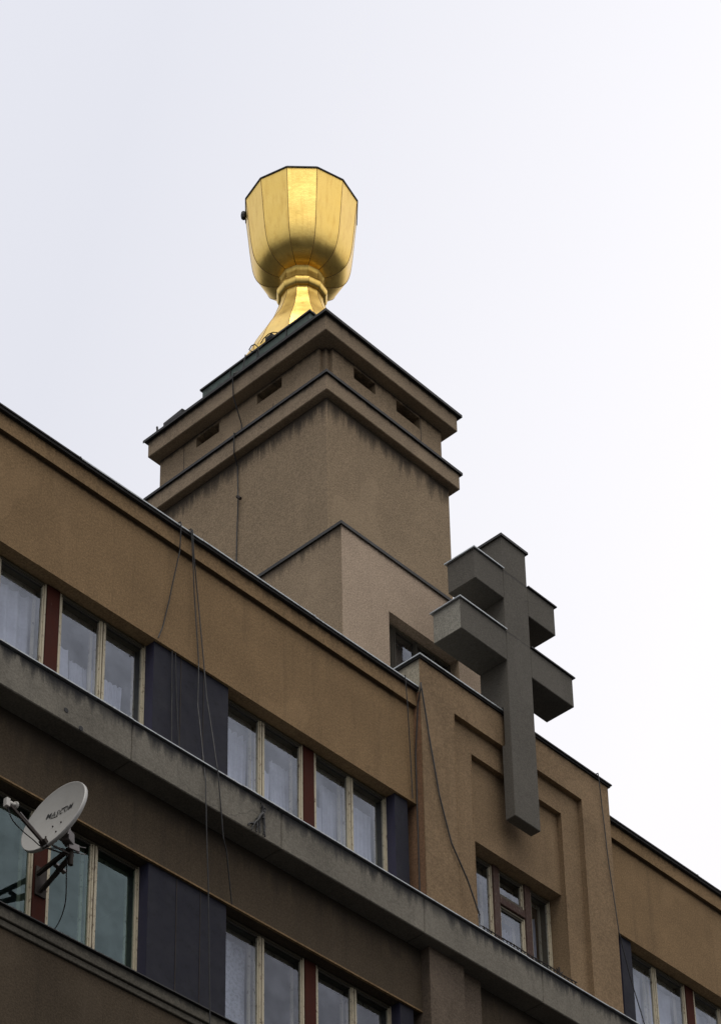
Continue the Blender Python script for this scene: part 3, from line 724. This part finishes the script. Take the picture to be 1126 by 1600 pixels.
mb = MB(); mb.tube([(23.5, 23.806, 33.62), (23.5, 23.806, 33.805), (23.5, 23.837, 33.945), (23.5, 23.90, 34.04), (23.5, 23.977, 34.058), (23.5, 24.038, 34.012), (23.5, 23.98, 33.93), (23.5, 23.914, 33.881), (23.5, 23.821, 33.875), (23.55, 23.78, 33.95)], .010, 5)
o = obj('wire_loop', mb, M['cable']); tag(o, 'small loop of loose wire sticking up from the tower roof edge', 'wire')
mb = MB(); mb.tube([(23.60, 23.86, 34.10), (23.60, 23.78, 34.17), (23.61, 23.68, 34.20), (23.62, 23.58, 34.18), (23.64, 23.50, 34.13)], .009, 5)
o = obj('wire_loop', mb, M['cable']); tag(o, 'bent wire arching over the plinth at the foot of the chalice', 'wire')
# dead weed on the neck foot
mb = MB(); mb.tube([(23.55, 23.58, 32.19), (23.56, 23.54, 32.33), (23.55, 23.50, 32.46)], [.015, .012, .004], 5); mb.tube([(23.56, 23.56, 32.25), (23.50, 23.63, 32.30)], [.012, .004], 5)
mb.tube([(23.56, 23.54, 32.35), (23.58, 23.47, 32.42)], [.01, .003], 5)
o = obj('dead_weed', mb, M['iron']); tag(o, 'small dry weed growing from the lower cornice of the tower', 'plant')
# tangled dead weed on the ledge
mb = MB(); rr = random.Random(3)
def root(p0, p1, r, sag=.0):
    pts = []
    for i in range(7):
        t = i/6; p = Vector(p0).lerp(Vector(p1), t); p.x += rr.uniform(-.012, .012); p.z += rr.uniform(-.012, .012); p.y = 19.655-.01*rr.random(); pts.append(p)
    mb.tube(pts, [1.35*r*(1-.5*i/6) for i in range(7)], 5)
for (p, q, r) in (((19.50, 19.66, 20.16), (19.535, 19.66, 19.70), .016), ((19.52, 19.66, 20.0), (19.51, 19.66, 19.72), .014), ((19.50, 19.66, 20.06), (19.33, 19.66, 19.80), .018), ((19.36, 19.66, 19.84), (19.22, 19.66, 19.73), .014),
                  ((19.40, 19.66, 19.92), (19.38, 19.66, 19.70), .015), ((19.45, 19.66, 20.0), (19.44, 19.66, 19.72), .013), ((19.42, 19.66, 19.95), (19.30, 19.66, 19.70), .012), ((19.47, 19.66, 20.2), (19.49, 19.66, 20.05), .008), ((19.53, 19.66, 20.14), (19.50, 19.66, 19.95), .02)):
    root(p, q, r)
o = obj('dead_weed', mb, M['cable']); tag(o, 'black tangle of dead roots hanging from the bottom edge of the grey ledge', 'plant')

# ------------------------------------------------------------------ satellite dish
C = Vector((15.939, 19.45, 18.066)); nrm = Vector((-.965, -.053, .256)).normalized(); rt = Vector((.055, -.998, 0)).normalized(); up = nrm.cross(rt).normalized()
if up.z < 0: up = -up
D = thing('satellite_dish', (16.39, 20.17, 17.75), 'off-white satellite dish on a black bracket in front of the lower left window', 'dish')
def dp(a, b, c): return C + rt*a + up*b + nrm*c
rx, ry = .485, .50; RN, AN = 10, 48
mb = MB(); vs = []; fs = []
def depth(s): return -.075*(1-s*s)
vs.append(dp(0, 0, depth(0)))
for i in range(1, RN+1):
    s = i/RN
    for k in range(AN):
        a = 2*math.pi*k/AN; vs.append(dp(rx*s*math.cos(a), ry*s*math.sin(a), depth(s)))
for k in range(AN): fs.append((0, 1+k, 1+(k+1) % AN))
for i in range(RN-1):
    for k in range(AN): fs.append((1+i*AN+k, 1+(i+1)*AN+k, 1+(i+1)*AN+(k+1) % AN, 1+i*AN+(k+1) % AN))
mb.add(vs, fs)
# rolled rim and back shell
base_i = 1+(RN-1)*AN; prev = [base_i+k for k in range(AN)]
b0 = len(mb.v)
for (s, c) in ((1.018, .004), (1.03, -.012), (1.028, -.042), (1.0, -.05), (.9, -.06), (.6, -.085), (.2, -.10)):
    cur = []
    for k in range(AN):
        a = 2*math.pi*k/AN; mb.v.append(tuple(dp(rx*s*math.cos(a), ry*s*math.sin(a), c))); cur.append(len(mb.v)-1)
    for k in range(AN): mb.f.append((prev[k], cur[k], cur[(k+1) % AN], prev[(k+1) % AN])); mb.m.append(0)
    prev = cur
mb.f.append(tuple(prev)); mb.m.append(0)
obj('reflector', mb, M['dish'], D, smooth=True)
# printed lettering following the bowl
cu = bpy.data.curves.new('lettering', 'FONT'); cu.body = 'MASCOM'; cu.size = .115; cu.shear = .30; cu.extrude = .0; cu.space_character = 1.12
cu.offset = .0008; cu.resolution_u = 3
tmp = bpy.data.objects.new('lettering_tmp', cu); COL.objects.link(tmp)
bpy.context.view_layer.update()
me = bpy.data.meshes.new_from_object(tmp.evaluated_get(bpy.context.evaluated_depsgraph_get()))
bpy.data.objects.remove(tmp)
xs = [v.co.x for v in me.vertices]; w = max(xs)-min(xs); x_min = min(xs)
tb = Vector(D['_b'])
for v in me.vertices:
    u = (v.co.x-x_min)/w; a = -.205+.455*u; b = .112-.055*u + v.co.y*.95
    s = math.hypot(a/rx, b/ry); v.co = dp(a, b, depth(s)+.007)-tb
me.materials.append(M['ink'])
lt = bpy.data.objects.new('lettering', me); COL.objects.link(lt); lt.parent = D
mb = MB()
for (a, b, a2, b2) in ((-.13, .092, -.02, .075), (.03, .165, .13, .155)):
    q = [dp(a+(a2-a)*i/6, b+(b2-b)*i/6, depth(math.hypot((a+(a2-a)*i/6)/rx, (b+(b2-b)*i/6)/ry))+.004) for i in range(7)]
    mb.tube(q, .0035, 4)
obj('logo_bar', mb, M['ink'], D)
for (a, b) in ((-.04, -.09), (.10, -.10), (-.08, -.26), (.09, -.27)):
    q = dp(a, b, depth(math.hypot(a/rx, b/ry))); obj('bolt', MB().tube([q, q+nrm*.012], .011, 8), M['iron'], D)
# feed arm, converter
foot = dp(.0, -.48, .015); lnb = dp(.02, -.367, .595)
mb = MB(); mb.bar(foot+rt*.02, lnb+rt*.012-up*.03, .026, .034); obj('feed_arm', mb, M['iron'], D)
mb = MB(); mb.bar(foot+up*.02+rt*.03, foot.lerp(lnb, .72)+up*.045, .010, .014); obj('stay', mb, M['steel'], D)
mb = MB(); mb.bar(dp(.02, -.50, -.04), dp(.02, -.45, .05), .09, .05); obj('arm_clamp', mb, M['iron'], D)
mb = MB(); v0 = (C-lnb).normalized()
mb.tube([lnb-v0*.05, lnb-v0*.05, lnb+v0*.02, lnb+v0*.03, lnb+v0*.075, lnb+v0*.08], [.001, .03, .03, .022, .022, .042], 14); mb.tube([lnb+v0*.081, lnb+v0*.10], [.043, .043], 14)
obj('converter', mb, M['plastic'], D)
q0 = lnb-v0*.05; obj('converter_box', MB().bar(q0+Vector((0, 0, .055)), q0+Vector((0, 0, -.06)), .055, .065), M['plastic'], D, .006)
# back mount
bk = dp(.04, -.14, -.20)
mast = Vector((16.27, 19.50, 17.80))
mb = MB(); mb.tube([mast+Vector((0, 0, -.22)), mast+Vector((0, 0, .22))], .03, 12); obj('mast', mb, M['iron'], D)
mb = MB(); mb.bar(bk, mast+Vector((-.02, 0, .10)), .11, .15); mb.bar(bk-up*.04, bk+up*.07, .14, .03); mb.bar(bk, dp(.04, -.14, -.10), .05, .05)
obj('tilt_bracket', mb, M['steel'], D, .006)
mb = MB()
for dz in (.06, -.03): mb.bar(mast+Vector((-.10, -.04, dz)), mast+Vector((.12, -.04, dz)), .012, .012); mb.bar(mast+Vector((-.06, .05, dz)), mast+Vector((.16, -.07, dz)), .012, .012)
mb.bar(mast+Vector((-.08, -.04, .0)), mast+Vector((.08, -.04, .02)), .03, .09)
obj('clamp', mb, M['steel'], D, .003)
mb = MB(); mb.bar(dp(.0, -.40, -.05), mast+Vector((0, 0, -.08)), .016, .02); mb.bar(dp(-.12, -.38, -.06), mast+Vector((0, 0, -.10)), .014, .014); obj('brace', mb, M['iron'], D)
wf = Vector((16.39, 20.178, 17.78))
for (sx, dz) in ((-.05, .03), (.05, -.12)):
    mb = MB(); mb.bar(wf+Vector((sx, 0, dz)), mast+Vector((sx*.4, 0, -.02+dz*.4)), .045, .05); obj('bracket_arm', mb, M['iron'], D, .004)
mb = MB(); mb.bar(wf+Vector((0, 0, -.20)), mast+Vector((0, .06, -.10)), .035, .04); obj('bracket_strut', mb, M['iron'], D, .004)
mb = MB(); mb.bar(wf+Vector((-.08, -.35, -.01)), wf+Vector((.08, -.35, -.05)), .06, .03); obj('cross_piece', mb, M['steel'], D, .003)
obj('wall_plate', MB().box(16.31, 16.47, 20.155, 20.176, 17.52, 17.92), M['iron'], D, .004)
mb = MB(); p = [lnb-v0*.04+Vector((0, 0, -.05)), lnb+Vector((.03, -.01, -.20)), lnb.lerp(foot, .35)+Vector((0, 0, -.16)), lnb.lerp(foot, .7)+Vector((0, 0, -.10)), foot+Vector((.02, 0, -.04)), mast+Vector((-.10, 0, -.05)), mast+Vector((-.02, .05, -.12)),
                Vector((16.30, 19.60, 17.5)), Vector((16.42, 19.75, 17.22)), Vector((16.45, 19.95, 17.0)), Vector((16.36, 20.08, 16.97)), Vector((16.30, 20.16, 16.99))]
q = cr = []
P_ = [p[0]]+p+[p[-1]]
for i in range(1, len(P_)-2):
    for j in range(5):
        t = j/5; a, b, c, d = P_[i-1:i+3]; q.append(.5*((2*b)+(c-a)*t+(2*a-5*b+4*c-d)*t*t+(-a+3*b-3*c+d)*t**3))
mb.tube(q+[p[-1]], .007, 6); obj('coax_lead', mb, M['cable'], D)

for o in bpy.data.objects:
    if '_b' in o: del o['_b']
